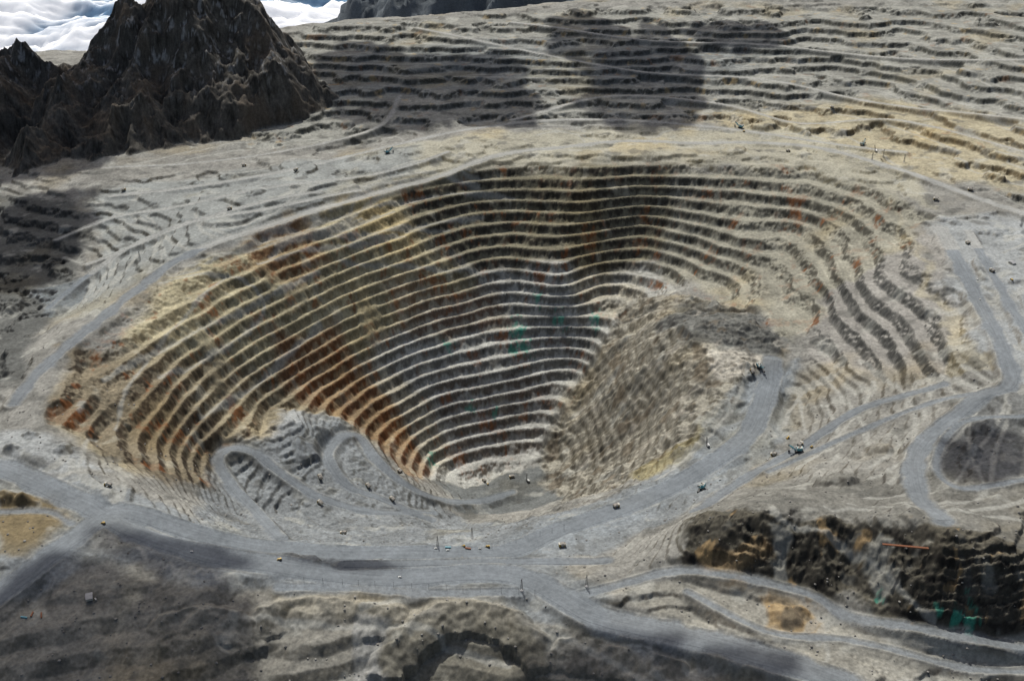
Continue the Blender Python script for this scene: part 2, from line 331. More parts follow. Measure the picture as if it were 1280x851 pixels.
# ------------------------------------------------------------------ colour of the rock
def lin(c):
    c=np.array(c)/255.0; return np.where(c<0.04,c/12.9,((c+0.055)/1.055)**2.4)
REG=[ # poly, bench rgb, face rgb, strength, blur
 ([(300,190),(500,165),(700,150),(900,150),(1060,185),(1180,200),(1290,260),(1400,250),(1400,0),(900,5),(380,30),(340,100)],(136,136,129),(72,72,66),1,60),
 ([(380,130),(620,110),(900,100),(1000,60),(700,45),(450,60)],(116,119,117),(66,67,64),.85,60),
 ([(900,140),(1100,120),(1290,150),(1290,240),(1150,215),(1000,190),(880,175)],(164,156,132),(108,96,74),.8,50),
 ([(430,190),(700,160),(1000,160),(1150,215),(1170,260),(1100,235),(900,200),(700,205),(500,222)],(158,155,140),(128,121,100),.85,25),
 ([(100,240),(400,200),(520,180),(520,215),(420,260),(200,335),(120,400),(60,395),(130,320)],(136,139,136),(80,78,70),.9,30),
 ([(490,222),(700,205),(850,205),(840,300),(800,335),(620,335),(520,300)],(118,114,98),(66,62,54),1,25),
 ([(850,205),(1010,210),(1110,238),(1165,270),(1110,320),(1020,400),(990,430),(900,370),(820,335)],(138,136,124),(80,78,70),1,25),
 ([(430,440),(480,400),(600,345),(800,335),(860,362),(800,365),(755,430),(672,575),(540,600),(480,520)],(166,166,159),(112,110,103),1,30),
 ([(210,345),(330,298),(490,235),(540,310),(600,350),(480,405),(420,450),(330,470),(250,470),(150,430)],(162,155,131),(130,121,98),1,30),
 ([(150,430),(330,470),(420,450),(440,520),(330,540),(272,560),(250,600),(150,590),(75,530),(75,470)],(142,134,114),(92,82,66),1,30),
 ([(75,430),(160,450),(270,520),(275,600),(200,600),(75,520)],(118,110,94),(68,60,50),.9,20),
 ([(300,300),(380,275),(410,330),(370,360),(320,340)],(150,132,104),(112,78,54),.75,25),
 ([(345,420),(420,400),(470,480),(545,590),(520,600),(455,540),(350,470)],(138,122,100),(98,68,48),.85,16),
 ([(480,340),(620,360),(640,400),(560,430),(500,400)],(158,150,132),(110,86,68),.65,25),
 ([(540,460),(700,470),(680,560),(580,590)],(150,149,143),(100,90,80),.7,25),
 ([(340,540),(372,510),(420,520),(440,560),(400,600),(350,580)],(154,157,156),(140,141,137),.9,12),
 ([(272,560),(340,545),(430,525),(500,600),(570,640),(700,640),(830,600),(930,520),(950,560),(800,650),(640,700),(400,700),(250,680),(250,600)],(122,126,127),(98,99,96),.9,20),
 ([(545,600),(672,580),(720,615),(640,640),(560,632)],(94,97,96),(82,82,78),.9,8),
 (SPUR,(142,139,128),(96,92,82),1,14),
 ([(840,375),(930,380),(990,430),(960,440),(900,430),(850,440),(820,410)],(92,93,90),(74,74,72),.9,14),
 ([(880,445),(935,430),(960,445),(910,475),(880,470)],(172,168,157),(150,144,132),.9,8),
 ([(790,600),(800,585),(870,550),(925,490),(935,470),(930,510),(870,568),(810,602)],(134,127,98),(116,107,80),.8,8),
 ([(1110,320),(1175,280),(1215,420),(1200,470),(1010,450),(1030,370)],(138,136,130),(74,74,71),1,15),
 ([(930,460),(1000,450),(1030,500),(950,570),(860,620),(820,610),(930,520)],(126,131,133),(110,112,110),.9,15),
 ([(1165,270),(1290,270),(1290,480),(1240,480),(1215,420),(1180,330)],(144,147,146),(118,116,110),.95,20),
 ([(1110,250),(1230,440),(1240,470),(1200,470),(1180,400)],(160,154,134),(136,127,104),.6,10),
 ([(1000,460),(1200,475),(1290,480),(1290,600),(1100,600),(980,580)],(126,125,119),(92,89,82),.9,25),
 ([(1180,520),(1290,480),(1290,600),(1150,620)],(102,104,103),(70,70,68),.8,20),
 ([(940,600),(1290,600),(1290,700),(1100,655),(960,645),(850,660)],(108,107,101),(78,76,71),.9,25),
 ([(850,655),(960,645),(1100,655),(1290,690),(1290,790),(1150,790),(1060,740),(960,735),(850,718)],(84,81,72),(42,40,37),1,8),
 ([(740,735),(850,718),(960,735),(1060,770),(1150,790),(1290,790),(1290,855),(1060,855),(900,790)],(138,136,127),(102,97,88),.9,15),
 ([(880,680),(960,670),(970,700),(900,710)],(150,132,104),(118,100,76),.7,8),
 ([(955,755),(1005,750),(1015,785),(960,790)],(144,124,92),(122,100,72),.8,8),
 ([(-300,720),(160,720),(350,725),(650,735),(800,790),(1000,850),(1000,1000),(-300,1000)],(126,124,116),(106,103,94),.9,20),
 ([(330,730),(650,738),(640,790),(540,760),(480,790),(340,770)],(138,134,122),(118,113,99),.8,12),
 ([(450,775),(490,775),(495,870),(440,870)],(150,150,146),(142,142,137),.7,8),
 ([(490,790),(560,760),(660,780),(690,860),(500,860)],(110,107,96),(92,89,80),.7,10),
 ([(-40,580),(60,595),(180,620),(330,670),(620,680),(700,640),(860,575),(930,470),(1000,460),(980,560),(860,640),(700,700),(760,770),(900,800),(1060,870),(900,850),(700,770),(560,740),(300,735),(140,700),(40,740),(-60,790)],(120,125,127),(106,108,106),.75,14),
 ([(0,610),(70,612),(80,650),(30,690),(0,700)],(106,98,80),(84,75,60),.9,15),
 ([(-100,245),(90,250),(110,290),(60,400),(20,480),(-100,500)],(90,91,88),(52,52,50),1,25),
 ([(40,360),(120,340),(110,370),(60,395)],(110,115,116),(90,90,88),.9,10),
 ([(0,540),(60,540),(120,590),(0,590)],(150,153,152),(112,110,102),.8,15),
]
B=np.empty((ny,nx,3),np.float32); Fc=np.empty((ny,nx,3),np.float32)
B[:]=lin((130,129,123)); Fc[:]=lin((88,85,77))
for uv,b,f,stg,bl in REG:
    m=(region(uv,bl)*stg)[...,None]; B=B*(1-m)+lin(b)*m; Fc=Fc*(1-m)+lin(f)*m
print("regions",time.time()-T0)
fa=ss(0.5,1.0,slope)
fr=np.where(M['upper']>0.5,(fu-(1-angu))/angu,(fp-(1-ang))/ang)
tal=ss(-0.15,0.2,cone*0.8+0.30-fr)*fa
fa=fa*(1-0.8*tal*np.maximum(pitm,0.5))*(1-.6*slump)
nb=fbm(X,Y,320,4,141); nc=fbm(X,Y,55,4,143); nd=fbm(X,Y,14,3,147); nf=gn(X/5,Y/5,149)
band=gn(BASE/7+nb*2,nb*4+X/260,191)+.6*gn(BASE/3.2,X/120,193)
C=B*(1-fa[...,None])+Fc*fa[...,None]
och=lin((164,150,120))/lin((150,150,150))
C=C*(1+(och-1)*(ss(0.1,0.55,nb)*0.35)[...,None])
calm=(1-.4*np.clip(roadm+M['plate']+M['fore']*.6,0,1))
C=C*np.clip(1+(0.32*nc+0.24*nd+0.22*nf)*calm+.16*band*(1-roadm)*(.3+.7*pitm)+.28*fbm(X,Y,160,3,195),.35,1.9)[...,None]
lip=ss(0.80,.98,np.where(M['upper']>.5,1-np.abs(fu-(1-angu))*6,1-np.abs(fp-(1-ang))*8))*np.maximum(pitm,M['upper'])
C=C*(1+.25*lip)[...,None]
vst=gn(theta*70,BASE/45,198)+.6*gn(theta*160+n2,BASE/30,199)
C=C*(1+.22*vst*pitm*(.35+.65*fa))[...,None]
rs=fbm(X,Y,90,4,151)+0.4*nd+.25*gn(theta*45,BASE/110,200)
ru=(ss(0.28,0.54,rs)*(.3+.7*fa)*pitm*0.7)[...,None]; C=C*(1-ru)+lin((128,84,54))*ru
ru=(ss(0.40,0.58,fbm(X,Y*.6,40,4,152)+.3*nd)*pitm*np.clip(M['leftwall']+.35,0,1)*0.6)[...,None]; C=C*(1-ru)+lin((118,76,50))*ru
ru=(ss(0.30,0.6,fbm(X,Y,60,4,157))*pitm*0.4)[...,None]; C=C*(1-ru)+lin((176,172,156))*ru
ru=(ss(0.38,0.56,fbm(X,Y,50,4,159))*M['upper']*0.5)[...,None]; C=C*(1-ru)+lin((160,142,108))*ru
ru=(ss(0.40,0.6,fbm(X,Y,70,4,158)+.2*nd)*M['upper']*0.4)[...,None]; C=C*(1-ru)+lin((120,88,62))*ru
ru=(ss(0.25,0.5,fbm(X,Y,80,4,160))*(1-pitm)*(1-roadm)*.45)[...,None]; C=C*(1-ru)+lin((166,166,158))*ru
ru=(ss(0.24,0.46,fbm(X,Y,70,4,161))*(1-pitm)*(1-roadm)*.55)[...,None]; C=C*(1-ru)+lin((84,84,80))*ru
ru=(ss(0.30,0.5,fbm(X,Y,50,4,163)+.15*nd)*M['cliffs']*0.75)[...,None]; C=C*(1-ru)+lin((144,124,94))*ru
stq=gn(rb/9,ra/80,171)+.7*gn(rb/20+nc,ra/60,173)
C=C*np.clip(1+0.28*stq*M['spur'],.4,1.8)[...,None]
ru=(ss(.3,.55,fbm(X,Y,45,4,175))*M['spur']*.4)[...,None]; C=C*(1-ru)+lin((166,161,150))*ru
ru=(ss(.2,.42,fbm(X,Y,60,4,176))*M['spur']*.55)[...,None]; C=C*(1-ru)+lin((92,82,68))*ru
for u,v,r in [(648,412,17),(655,432,16),(640,440,11),(745,397,15),(560,430,9),(700,397,11),(672,372,9),(1195,770,8),(1212,782,11),(1172,765,5),(1100,745,5),(540,575,10),(590,510,9),(620,520,8)]:
    x,y,z=hit(u,v,Zf); d=np.sqrt((X-x)**2+((Y-y)*0.8)**2)
    m=((1-ss(r*0.2,r*1.4,d+nd*r*2.4))*0.62)[...,None]; C=C*(1-m)+lin((74,146,126))*m
rc=lin((116,121,124)); up=np.maximum(M['upper'],(Y>2700)*0.85)[...,None]
rcol=rc*(1-up)+lin((156,156,151))*up
rcol=rcol*(1+0.14*nc+0.08*nd+.14*fbm(X,Y,120,3,197))[...,None]
rm=(roadm*0.85)[...,None]; C=C*(1-rm)+rcol*rm
tm=(trackm*.55)[...,None]; C=C*(1-tm)+lin((162,162,155))*tm
wr=(np.exp(-(roadd/3.0)**2)*0.3*(roadm<0.8)*ss(-.3,.4,nc))[...,None]; C=C*(1-wr)+lin((160,158,149))*wr
lum=C.mean(2,keepdims=True); C=(lum+(C-lum)*1.14)*.94
mc=lin((78,75,69))*np.clip(1+0.8*nc+0.7*nd+.5*nf,.3,2.3)[...,None]
sn=(ss(0.22,0.5,fbm(X,Y,24,4,181)+0.4*nf)*ss(180,340,Z)*0.6)[...,None]
mc=mc*(1-sn)+lin((162,162,160))*sn
g=(ss(0.0,0.5,fbm(X,Y,120,3,187))*0.5)[...,None]; mc=mc*(1-g)+lin((96,84,70))*g
mm3=mm[...,None]; C=C*(1-mm3)+mc*mm3
C=np.clip(C,0.008,0.7)
print("colour",time.time()-T0)
# ------------------------------------------------------------------ node helpers
def mat(name,col=(.5,.5,.5),rough=0.8,metal=0,var=0.25,scale=1.0):
    m=bpy.data.materials.new(name); m.use_nodes=True; N=m.node_tree.nodes; L=m.node_tree.links
    b=N["Principled BSDF"]; b.inputs["Roughness"].default_value=rough; b.inputs["Metallic"].default_value=metal
    tc=N.new("ShaderNodeTexCoord"); no=N.new("ShaderNodeTexNoise"); no.inputs["Scale"].default_value=scale; no.inputs["Detail"].default_value=5
    L.new(tc.outputs["Object"],no.inputs["Vector"])
    r=N.new("ShaderNodeValToRGB"); r.color_ramp.elements[0].position=.3; r.color_ramp.elements[1].position=.7
    r.color_ramp.elements[0].color=(*[c*(1-var) for c in col],1); r.color_ramp.elements[1].color=(*[min(1,c*(1+var)) for c in col],1)
    L.new(no.outputs[0],r.inputs[0]); L.new(r.outputs[0],b.inputs["Base Color"]); return m
def rockmat(name,attr="rock",bump=1.0,var=.32,nsc=.13):
    m=bpy.data.materials.new(name); m.use_nodes=True; N=m.node_tree.nodes; L=m.node_tree.links
    b=N["Principled BSDF"]; b.inputs["Roughness"].default_value=0.95; b.inputs["Specular IOR Level"].default_value=0.15
    at=N.new("ShaderNodeAttribute"); at.attribute_name=attr
    tc=N.new("ShaderNodeTexCoord")
    def noi(sc_,det,ro=.6):
        n_=N.new("ShaderNodeTexNoise"); n_.inputs["Scale"].default_value=sc_; n_.inputs["Detail"].default_value=det; n_.inputs["Roughness"].default_value=ro
        L.new(tc.outputs["Object"],n_.inputs["Vector"]); return n_
    a=noi(nsc,6,.7); mp=N.new("ShaderNodeMapRange"); mp.inputs[1].default_value=.3; mp.inputs[2].default_value=.7; mp.inputs[3].default_value=1-var; mp.inputs[4].default_value=1+var
    L.new(a.outputs[0],mp.inputs[0])
    mx=N.new("ShaderNodeVectorMath"); mx.operation='SCALE'; L.new(at.outputs["Color"],mx.inputs[0]); L.new(mp.outputs[0],mx.inputs["Scale"])
    L.new(mx.outputs[0],b.inputs["Base Color"])
    h=noi(0.05,7,.62); bp=N.new("ShaderNodeBump"); bp.inputs["Strength"].default_value=.55; bp.inputs["Distance"].default_value=2.2*bump
    L.new(h.outputs[0],bp.inputs["Height"]); L.new(bp.outputs[0],b.inputs["Normal"]); return m
def gridmesh(name,X,Y,Z,C,material):
    nyy,nxx=X.shape; me=bpy.data.meshes.new(name); nv=nxx*nyy
    me.vertices.add(nv); me.vertices.foreach_set("co",np.stack([X,Y,Z],-1).astype(np.float32).ravel())
    idx=np.arange(nv).reshape(nyy,nxx); q=np.stack([idx[:-1,:-1],idx[:-1,1:],idx[1:,1:],idx[1:,:-1]],-1).reshape(-1,4)
    nf_=len(q); me.loops.add(nf_*4); me.loops.foreach_set("vertex_index",q.astype(np.int32).ravel())
    me.polygons.add(nf_); me.polygons.foreach_set("loop_start",(np.arange(nf_)*4).astype(np.int32))
    me.update(calc_edges=True)
    if C is not None:
        at=me.color_attributes.new("rock","FLOAT_COLOR","POINT")
        at.data.foreach_set("color",np.concatenate([C.reshape(-1,3),np.ones((nv,1),np.float32)],1).astype(np.float32).ravel())
    me.materials.append(material)
    o=bpy.data.objects.new(name,me); sc.collection.objects.link(o); return o
rock=rockmat("blasted_rock")
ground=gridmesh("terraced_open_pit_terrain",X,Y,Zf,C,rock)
gravel=rockmat("graded_gravel",bump=.35,var=.2)
for wd,c in RW:
    if wd<20: continue
    seg=np.linalg.norm(np.diff(c[:,:2],axis=0),axis=1); L_=np.concatenate([[0],np.cumsum(seg)]); nn=int(L_[-1]/5)+2
    l=np.linspace(0,L_[-1],nn); cx=np.interp(l,L_,c[:,0]); cy=np.interp(l,L_,c[:,1])
    tx=np.gradient(cx); tyy=np.gradient(cy); q=np.hypot(tx,tyy)+1e-9; px,py=-tyy/q,tx/q
    off=np.linspace(-.5,.5,25); hw_=wd*0.74*(1+.12*gn(l/30,l*0,5))
    GXX=cx[:,None]+px[:,None]*off[None,:]*hw_[:,None]; GYY=cy[:,None]+py[:,None]*off[None,:]*hw_[:,None]
    if GYY.min()<Y0+5:
        k_=GYY.min(1)>Y0+5; GXX,GYY,l=GXX[k_],GYY[k_],l[k_]
    if len(l)<3: continue
    gz=sample(Zf,GXX,GYY)+0.4; gz[:,0]-=1.2; gz[:,-1]-=1.2
    col=sample(C,GXX,GYY)
    trk=gn(off[None,:]*wd/5+0*l[:,None],l[:,None]/140,211)+.5*gn(off[None,:]*wd/2.2+0*l[:,None],l[:,None]/90,213)+.6*gn(GXX/25,GYY/25,215)
    edgef=np.clip((0.5-np.abs(off))/.2,0,1)[None,:]
    col=col*(1+.15*trk*edgef)[...,None]
    gridmesh("haul_road",GXX,GYY,gz,np.clip(col,.01,.6),gravel)
print("mesh",time.time()-T0)
# ------------------------------------------------------------------ lowland + far mountains + cloud bank
lx=np.linspace(-60000,60000,60); LX,LYY=np.meshgrid(lx,lx)
gridmesh("lowland_ground",LX,LYY,np.full(LX.shape,-790.0),None,mat("forest_lowland",(.03,.045,.025),.95,0,.4,.002))
fx=np.linspace(-2500,7000,420); fy=np.linspace(5900,10500,230); FX,FY=np.meshgrid(fx,fy)
cr_=np.interp(FX,[-2500,-1300,-900,-300,400,2000,7000],[-700,-300,140,350,320,420,500])+fbm(FX,FY,900,3,201)*120
fz=cr_-np.abs(FY-7600-fbm(FX,FY,1500,2,203)*500)*0.75+(ridged(FX,FY,420,6,205,.55)-.6)*340
fc=lin((88,94,98))*(1+0.5*fbm(FX,FY,120,4,207))[...,None]
gridmesh("distant_mountains",FX,FY,np.maximum(fz,-900),np.clip(fc,.01,.5),rockmat("distant_rock",bump=3))
cxs=np.linspace(-9000,2500,520); cys=np.linspace(5600,15000,420); CX,CY=np.meshgrid(cxs,cys)
def billow(x,y,s_,o,seed,g=.5):
    r=0;a=1;f=1/s_;t=0
    for k in range(o): r=r+a*np.abs(gn(x*f,y*f,seed+k*3)); t+=a; a*=g; f*=2.1
    return r/t
big=fbm(CX,CY,1700,3,231)
puff=(.5-billow(CX+fbm(CX,CY,500,3,233)*160,CY,760,6,223,.5))
bz=-420+big*230+puff*330
wisp=fbm(CX+CY*.3,CY*.7,900,5,235)
cf=ss(-.2,.4,wisp+puff*1.2+big*.4)[...,None]; cc=np.array([.12,.20,.30])*(1-cf)+np.array([.70,.72,.75])*cf  # blue-grey between the puffs is distance haze painted into the cloud colour
cbm=rockmat("cloud_bank",bump=.01,var=.05,nsc=.004)
cb=cbm.node_tree.nodes["Principled BSDF"]; cb.inputs["Subsurface Weight"].default_value=1.0; cb.inputs["Subsurface Radius"].default_value=(1,1,1); cb.inputs["Subsurface Scale"].default_value=160; cb.inputs["Specular IOR Level"].default_value=0
gridmesh("cloud_bank",CX,CY,bz,cc,cbm)
# ------------------------------------------------------------------ drifting clouds overhead
cl=bpy.data.materials.new("cloud_vapour"); cl.use_nodes=True; N=cl.node_tree.nodes; L=cl.node_tree.links
b=N["Principled BSDF"]; b.inputs["Base Color"].default_value=(.85,.87,.9,1); b.inputs["Roughness"].default_value=1; b.inputs["Specular IOR Level"].default_value=0
lw=N.new("ShaderNodeLayerWeight"); lw.inputs[0].default_value=.5
tc=N.new("ShaderNodeTexCoord"); no=N.new("ShaderNodeTexNoise"); no.inputs["Scale"].default_value=.008; no.inputs["Detail"].default_value=6
L.new(tc.outputs["Object"],no.inputs["Vector"])
m1=N.new("ShaderNodeMath"); m1.operation='SUBTRACT'; m1.inputs[0].default_value=1.0; L.new(lw.outputs["Facing"],m1.inputs[1])
m0=N.new("ShaderNodeMath"); m0.operation='POWER'; m0.inputs[1].default_value=1.5; L.new(m1.outputs[0],m0.inputs[0])
m2=N.new("ShaderNodeMath"); m2.operation='MULTIPLY'; L.new(m0.outputs[0],m2.inputs[0])
m3=N.new("ShaderNodeMapRange"); m3.inputs[1].default_value=.3; m3.inputs[2].default_value=.65; m3.inputs[3].default_value=.3; m3.inputs[4].default_value=1.3; L.new(no.outputs[0],m3.inputs[0]); L.new(m3.outputs[0],m2.inputs[1])
m4=N.new("ShaderNodeMath"); m4.operation='MULTIPLY'; m4.use_clamp=True; m4.inputs[1].default_value=1.25; L.new(m2.outputs[0],m4.inputs[0])
tr=N.new("ShaderNodeBsdfTransparent"); ms=N.new("ShaderNodeMixShader"); L.new(m4.outputs[0],ms.inputs[0]); L.new(tr.outputs[0],ms.inputs[1]); L.new(b.outputs[0],ms.inputs[2])
L.new(ms.outputs[0],N["Material Output"].inputs["Surface"])
def cloud(u,v,rx,ry,seed,zc=2700):
    x,y,z=hit(u,v,Zf); t=(zc-z)/S.z; p=Vector((x,y,z))+S*t
    bm=bmesh.new(); bmesh.ops.create_icosphere(bm,subdivisions=5,radius=1)
    for vv in bm.verts:
        d=vv.co.normalized(); q=d*1.3+Vector((seed*7.1,seed*3.3,0))
        r=1+0.5*mnoise.noise(q)+0.38*mnoise.noise(q*2.3)+0.2*mnoise.noise(q*5)+.08*mnoise.noise(q*11)
        vv.co=Vector((d.x*rx*r,d.y*ry*r,d.z*min(rx,ry)*0.45*r))
    me=bpy.data.meshes.new("cloud"); bm.to_mesh(me); bm.free(); me.materials.append(cl)
    for p_ in me.polygons: p_.use_smooth=True
    o=bpy.data.objects.new("cloud",me); o.location=p; sc.collection.objects.link(o)
for k,c in enumerate([(500,112,260,240),(590,120,230,210),(620,155,130,80),(450,85,160,160),(800,125,190,200),(830,90,130,260),(740,55,150,230),(920,35,180,90),
    (120,100,240,220),(10,120,300,250),(25,320,150,160),(60,270,140,120),
    (240,800,100,110),(50,825,170,90),(210,692,130,45),(90,725,90,45),(420,704,90,28),(760,858,160,45),(1230,570,90,90),(920,855,100,40),(540,118,160,200)]):
    cloud(*c[:4],k+1)
# ------------------------------------------------------------------ machinery
class MB:
    def __init__(s): s.v=[];s.f=[];s.m=[]
    def prism(s,prof,x0,x1,mi):
        n=len(prof); o=len(s.v)
        s.v+=[(x0,y,z) for y,z in prof]+[(x1,y,z) for y,z in prof]
        s.f.append(tuple(o+i for i in range(n))[::-1]); s.f.append(tuple(o+n+i for i in range(n)))
        for i in range(n): j=(i+1)%n; s.f.append((o+i,o+j,o+n+j,o+n+i))
        s.m+=[mi]*(n+2)
    def box(s,c,d,mi):
        x,y,z=c; a,b,h=d[0]/2,d[1]/2,d[2]/2
        s.prism([(y-b,z-h),(y+b,z-h),(y+b,z+h),(y-b,z+h)],x-a,x+a,mi)
    def cyl(s,p,q,r1,r2,mi,n=12):
        p,q=Vector(p),Vector(q); d=(q-p).normalized(); a=d.orthogonal().normalized(); b_=d.cross(a); o=len(s.v)
        for c,r in ((p,r1),(q,r2)):
            for i in range(n):
                t=2*math.pi*i/n; s.v.append(tuple(c+a*math.cos(t)*r+b_*math.sin(t)*r))
        s.f.append(tuple(o+i for i in range(n))[::-1]); s.f.append(tuple(o+n+i for i in range(n)))
        for i in range(n): j=(i+1)%n; s.f.append((o+i,o+j,o+n+j,o+n+i))
        s.m+=[mi]*(n+2)
    def mesh(s,name,mats):
        me=bpy.data.meshes.new(name); me.from_pydata(s.v,[],s.f); me.update()
        for m in mats: me.materials.append(m)
        me.polygons.foreach_set("material_index",s.m)
        bm=bmesh.new(); bm.from_mesh(me); bmesh.ops.recalc_face_normals(bm,faces=bm.faces); bm.to_mesh(me); bm.free(); return me
yel=mat("yellow_paint",(.55,.36,.06),.5); whi=mat("white_paint",(.6,.6,.56),.5); dk=mat("dark_steel",(.04,.04,.04),.6); rub=mat("rubber",(.025,.025,.025),.9)
teal=mat("blue_green_paint",(.12,.36,.42),.5); gry=mat("steel_grey",(.3,.3,.3),.5); rus=mat("rusty_steel",(.28,.11,.05),.8); rockl=mat("load_rock",(.25,.23,.2),.95)
body=mat("dusty_body_steel",(.42,.40,.34),.7)
def truck_mesh():
    m=MB()
    m.box((0,0.5,2.6),(3.2,12.0,1.2),1)
    for sx in (-1,1):
        m.cyl((sx*2.9,4.3,1.9),(sx*4.1,4.3,1.9),1.9,1.9,2,18); m.cyl((sx*4.1,4.3,1.9),(sx*4.2,4.3,1.9),.8,.8,0)
        m.cyl((sx*1.9,-3.6,1.9),(sx*4.2,-3.6,1.9),1.9,1.9,2,18); m.cyl((sx*4.2,-3.6,1.9),(sx*4.3,-3.6,1.9),.8,.8,0)
    m.box((0,6.2,3.0),(6.6,1.6,2.2),0); m.box((0,7.05,3.0),(3.4,.15,2.0),1)
    m.box((0,5.6,4.25),(8.0,2.8,.3),0); m.box((-2.4,5.4,5.5),(2.2,2.2,2.1),0); m.box((-2.4,6.55,5.7),(1.8,.1,1.1),1)
    for x in (-3.9,0,3.9): m.cyl((x,6.95,4.4),(x,6.95,5.4),.07,.07,1,6)
    m.box((0,6.95,5.4),(7.8,.08,.08),1)
    m.prism([(-7.2,5.4),(-6.0,3.7),(3.0,3.5),(4.2,6.9),(7.4,7.3),(7.4,7.6),(3.9,7.4),(2.6,4.1),(-5.8,4.3),(-7.2,5.8)],-3.9,3.9,3)
    for sx in (-1,1): m.prism([(-7.2,5.4),(-6.0,3.7),(3.0,3.5),(4.3,7.3),(-5.6,6.9)],sx*3.9-.15,sx*3.9+.15,3)
    m.prism([(-5.2,4.4),(2.4,4.4),(2.9,6.5),(0.2,7.9),(-3.0,7.3),(-5.4,6.2)],-3.6,3.6,4)
    return m.mesh("haul_truck",[yel,dk,rub,body,rockl])
def shovel_mesh():
    m=MB()
    for sx in (-1,1):
        m.prism([(-6,1.4),(-5.2,.1),(5.2,.1),(6,1.4),(5.2,2.5),(-5.2,2.5)],sx*4-1,sx*4+1,1)
    m.box((0,0,2.8),(5,5,1.2),1); m.cyl((0,0,3.2),(0,0,3.9),3.6,3.6,1,24)
    m.box((0,-3.2,4.2),(9.5,14.5,.6),1); m.box((0,-4.6,7.2),(8.6,11.0,5.4),0); m.box((0,-9.9,6.4),(9.2,1.6,4.2),3)
    m.box((0,-4.6,10.1),(7.6,9.6,.4),3); m.box((2.0,-5.5,10.8),(1.8,2.6,1.1),1); m.box((-2,-3.0,10.7),(1.6,1.6,.9),1)
    m.box((3.6,1.9,8.8),(2.4,2.6,2.8),3); m.box((3.6,3.25,9.1),(2.0,.1,1.4),1)
    for sx in (-1,1):
        m.prism([(2.8,4.6),(4.2,4.4),(16.4,15.8),(15.8,17.0),(8.2,11.4)],sx*1.2-.3,sx*1.2+.3,0)
        m.cyl((sx*1.6,-1,9.8),(sx*1.0,-.4,15.4),.25,.25,1,8); m.cyl((sx*1.6,-6,9.8),(sx*1.0,-.4,15.4),.2,.2,1,8)
        m.cyl((sx*1,-.4,15.4),(sx*1,15.8,16.8),.09,.09,1,6)
    m.cyl((-1.6,16.1,16.4),(1.6,16.1,16.4),1.2,1.2,1,16)
    m.prism([(4.0,11.2),(4.0,10.2),(15.2,4.0),(15.6,4.9)],-.6,.6,3)
    m.prism([(14.4,5.4),(14.6,2.2),(16.6,1.4),(18.8,2.0),(18.4,5.6)],-2.1,2.1,1)
    m.cyl((0,16.6,15.8),(0,16.9,5.4),.09,.09,1,6)
    for x in (-1.6,-.5,.5,1.6): m.prism([(18.4,5.5),(18.9,5.3),(18.8,6.6)],x-.2,x+.2,1)
    return m.mesh("mining_shovel",[teal,dk,rub,body])
def mast_parts(m,h,w0,w1,mi,z0=0,cx=0,cy=0):
    n=int(h/3.2)
    def c(k,i):
        t=k/n; w_=w0*(1-t)+w1*t; sx,sy=[(-1,-1),(1,-1),(1,1),(-1,1)][i%4]; return (cx+sx*w_/2,cy+sy*w_/2,z0+h*t)
    for i in range(4):
        m.cyl(c(0,i),c(n,i),.22,.16,mi,5)
        for k in range(n):
            m.cyl(c(k,i),c(k+1,i+1),.11,.11,mi,4); m.cyl(c(k+1,i),c(k+1,i+1),.11,.11,mi,4)
def drill_mesh():
    m=MB()
    for sx in (-1,1): m.prism([(-4,.9),(-3.4,.1),(3.4,.1),(4,.9),(3.4,1.7),(-3.4,1.7)],sx*2.4-.5,sx*2.4+.5,1)
    m.box((0,0,2.3),(5,11,.7),1); m.box((0,-1.8,4.2),(4.2,6.4,3.0),0); m.box((1.2,3.6,4.0),(2,2.2,2.6),0); m.box((1.2,4.75,4.3),(1.7,.1,1.3),1)
    m.cyl((-1.4,-4,5.7),(-1.4,-4,7.2),.3,.3,1,8)
    mast_parts(m,18,1.8,1.6,1,2.4,-.9,4.6); m.cyl((-.9,4.6,0.2),(-.9,4.6,18),.2,.2,2,8)
    m.cyl((-.9,1,4.5),(-.9,3.8,12),.18,.18,1,6)
    return m.mesh("drill_rig",[whi,dk,gry])
def tower_mesh():
    m=MB(); mast_parts(m,26,4.2,1.0,0); m.box((0,0,26.4),(7,.5,.4),0); m.box((0,0,22.4),(5,.5,.3),0)
    for x in (-3.2,3.2,-2.2,2.2): m.cyl((x,0,26.2 if abs(x)>3 else 22.2),(x,0,25.0 if abs(x)>3 else 21.0),.16,.16,1,6)
    m.box((0,0,.2),(5.4,5.4,.4),1); return m.mesh("power_pylon",[dk,gry])
def pole_mesh():
    m=MB(); m.cyl((0,0,-.5),(0,0,12),.25,.16,0,8); m.box((0,0,11.2),(3.2,.2,.2),0)
    for x in (-1.4,0,1.4): m.cyl((x,0,11.3),(x,0,11.8),.09,.06,1,6)
    return m.mesh("utility_pole",[dk,gry])
def dozer_mesh():
    m=MB()
    for sx in (-1,1): m.prism([(-2.8,.8),(-2.3,.1),(2.3,.1),(2.9,.8),(0,2.1),(-2.4,1.5)],sx*1.5-.4,sx*1.5+.4,1)
    m.box((0,1.1,2.1),(1.8,3.2,1.5),0); m.box((0,-1.1,2.9),(2.0,1.9,2.0),0); m.box((0,-1.1,4.0),(2.4,2.3,.2),0); m.box((0,-.12,3.2),(1.7,.06,1.0),1)
    m.prism([(3.4,.1),(3.7,.1),(3.5,1.0),(3.8,2.1),(3.5,2.1),(3.2,1.0)],-2.6,2.6,0)
    for sx in (-1,1): m.cyl((sx*1.5,.5,.9),(sx*1.8,3.4,.7),.16,.16,0,6)
    m.cyl((.4,1.6,2.8),(.4,1.6,3.8),.1,.1,1,6); m.prism([(-3.0,1.6),(-2.6,1.8),(-3.4,.2),(-3.7,.4)],-.3,.3,1)
    return m.mesh("bulldozer",[yel,dk])
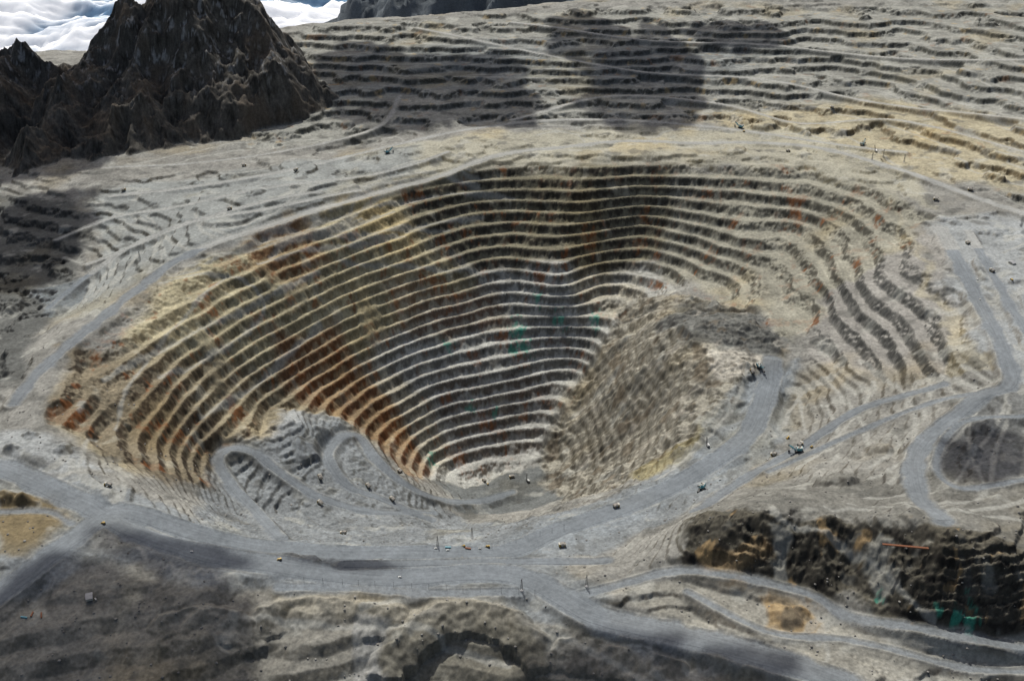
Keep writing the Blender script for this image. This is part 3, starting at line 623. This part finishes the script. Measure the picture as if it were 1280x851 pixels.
def pickup_mesh():
    m=MB()
    m.prism([(-2.6,.6),(2.5,.6),(2.6,1.2),(1.3,1.35),(.7,2.0),(-.8,2.0),(-.95,1.25),(-2.6,1.25)],-.95,.95,0)
    m.box((0,1.05,1.65),(1.7,.5,.35),1); m.box((0,-1.75,1.27),(1.6,1.5,.06),1)
    for sx in(-1,1):
        for y in(-1.6,1.6): m.cyl((sx*.75,y,.42),(sx*1.0,y,.42),.42,.42,2,12)
    return m.mesh("pickup_truck",[whi,dk,rub])
def shed_mesh():
    m=MB(); m.prism([(-9,0),(9,0),(9,5),(0,7),(-9,5)],-6,6,0)
    m.prism([(-9.6,4.95),(0,7.1),(9.6,4.95),(9.6,5.2),(0,7.4),(-9.6,5.2)],-6.4,6.4,1)
    m.box((6.05,-3,2),(.1,4.5,4),2); m.box((6.05,4,2.6),(.1,3,1.4),2)
    for y in (-5,0,5): m.box((-6.05,y,2.6),(.1,2,1.4),2)
    return m.mesh("site_building",[body,gry,dk])
def container_mesh(c):
    m=MB(); m.box((0,0,1.45),(2.44,12.2,2.6),0)
    for y in np.arange(-5.8,5.9,.6):
        for sx in (-1,1): m.box((sx*1.25,y,1.45),(.08,.25,2.4),0)
    m.box((0,6.12,1.45),(.1,.08,2.4),1); m.box((0,0,.1),(2.5,12.3,.12),1)
    return m.mesh("shipping_container",[c,dk])
MESH=dict(haul_truck=truck_mesh(),mining_shovel=shovel_mesh(),drill_rig=drill_mesh(),power_pylon=tower_mesh(),utility_pole=pole_mesh(),bulldozer=dozer_mesh(),pickup_truck=pickup_mesh(),site_building=shed_mesh(),shipping_container=container_mesh(rus),cont2=container_mesh(teal))
def put(kind,u,v,rot,scl=1.0,name=None):
    x,y,z=hit(u,v,Zf); r=3 if kind in('utility_pole','pickup_truck') else 6
    z=float(np.mean([sample(Zf,x+a,y+b_) for a in(-r,0,r) for b_ in(-r,0,r)]))
    gx=float(sample(Zf,x+r,y)-sample(Zf,x-r,y))/(2*r); gy=float(sample(Zf,x,y+r)-sample(Zf,x,y-r))/(2*r)
    o=bpy.data.objects.new(name or kind,MESH[kind]); sc.collection.objects.link(o)
    if kind in('power_pylon','utility_pole','site_building'): o.rotation_euler=(0,0,math.radians(rot)); z-=.3
    else:
        nrm=Vector((-max(-.3,min(.3,gx)),-max(-.3,min(.3,gy)),1)).normalized(); f=Vector((-math.sin(math.radians(rot)),math.cos(math.radians(rot)),0))
        f=(f-nrm*f.dot(nrm)).normalized(); rr=f.cross(nrm)
        o.rotation_euler=Matrix((rr,f,nrm)).transposed().to_euler()
    o.location=(x,y,z+.4); o.scale=(scl,)*3
for u,v,r in [(135,608,80),(305,208,-70),(370,213,-80),(1213,238,60),(1210,305,10),(1240,340,20),(770,634,-65),(400,630,55),(430,668,85),(460,608,40),(490,625,50),(400,597,30),(500,590,40),(703,683,100),
    (155,238,-80),(287,262,-70),(1000,557,-50),(968,570,60),(940,465,20),(605,601,30),(640,597,110),(1170,250,60),(985,190,-80),(1040,135,70)]:
    put('haul_truck',u,v,r,1.0)
for u,v,r in [(877,612,150),(925,160,60),(485,192,-60),(1078,182,-40),(997,565,80),(950,460,200)]: put('mining_shovel',u,v,r,1.1)
for u,v,r in [(885,558,10),(1095,190,0),(660,602,40)]: put('drill_rig',u,v,r,1.1)
for u,v in [(175,325),(1130,203),(1104,196),(1090,200),(547,682),(652,738),(733,733),(590,672)]: put('power_pylon',u,v,random.random()*90,.95)
for k in range(14): put('utility_pole',380+k*22+random.random()*6,728+k*1.2,0)
for k in range(8): put('utility_pole',600+k*15,690-k*4,20)
for u,v,r in [(580,683,40),(610,684,70),(1015,560,20),(985,548,120),(930,165,40),(130,655,60),(1265,350,10),(350,700,80),(610,606,10)]: put('bulldozer',u,v,r,1.2)
for u,v,r in [(545,686,80),(560,688,90),(600,686,70),(900,600,-50),(240,690,75),(500,722,88),(1222,350,10),(960,575,30),(120,750,40),(1225,375,10)]: put('pickup_truck',u,v,r,1.2)
for u,v,r in [(112,748,20),(1265,330,20)]: put('site_building',u,v,r,.9)
for u,v,r in [(40,768,5),(52,770,20),(585,686,80)]: put('shipping_container',u,v,r,.9)
for u,v,r in [(30,772,80),(560,685,88)]: put('cont2',u,v,r,.9,"shipping_container")
a=hit(1098,708,Zf); b_=hit(1160,690,Zf); m=MB(); d=Vector((b_[0]-a[0],b_[1]-a[1],0)); za=max(a[2],b_[2])+5
m.cyl((0,0,0),(d.x,d.y,2),1.3,1.3,0,12); m.cyl((0,2.4,.2),(d.x,d.y+2.4,2.2),.8,.8,0,10)
for k in range(7):
    t=k/6; px,py=d.x*t,d.y*t; gz=float(sample(Zf,a[0]+px,a[1]+py))-za
    for o_ in (-1.4,3.2): m.cyl((px,py+o_,gz-1),(px,py+o_,1.5*t-.6),.25,.25,1,6)
    m.box((px,py+.9,2*t-1.3),(.5,5,.4),1)
o=bpy.data.objects.new("pipeline",m.mesh("pipeline",[rus,dk])); o.location=(a[0],a[1],za); sc.collection.objects.link(o)
bm=bmesh.new()
for k in range(1200):
    u,v=random.uniform(0,1280),random.uniform(470,845)
    x,y=W(u,v,-20)
    z=float(sample(Zf,x,y))
    if float(sample(roadm,x,y))>.1: continue
    r=random.uniform(.8,2.8); g_=bmesh.ops.create_icosphere(bm,subdivisions=1,radius=r)
    for q in g_['verts']: q.co=Vector((q.co.x*random.uniform(.7,1.3),q.co.y*random.uniform(.7,1.3),q.co.z*random.uniform(.5,1)))+Vector((x,y,z+r*.2))
me=bpy.data.meshes.new("boulders"); bm.to_mesh(me); bm.free(); me.materials.append(mat("boulder_rock",(.2,.19,.17),.95,0,.4,.1))
sc.collection.objects.link(bpy.data.objects.new("boulders",me))
print("done",time.time()-T0)
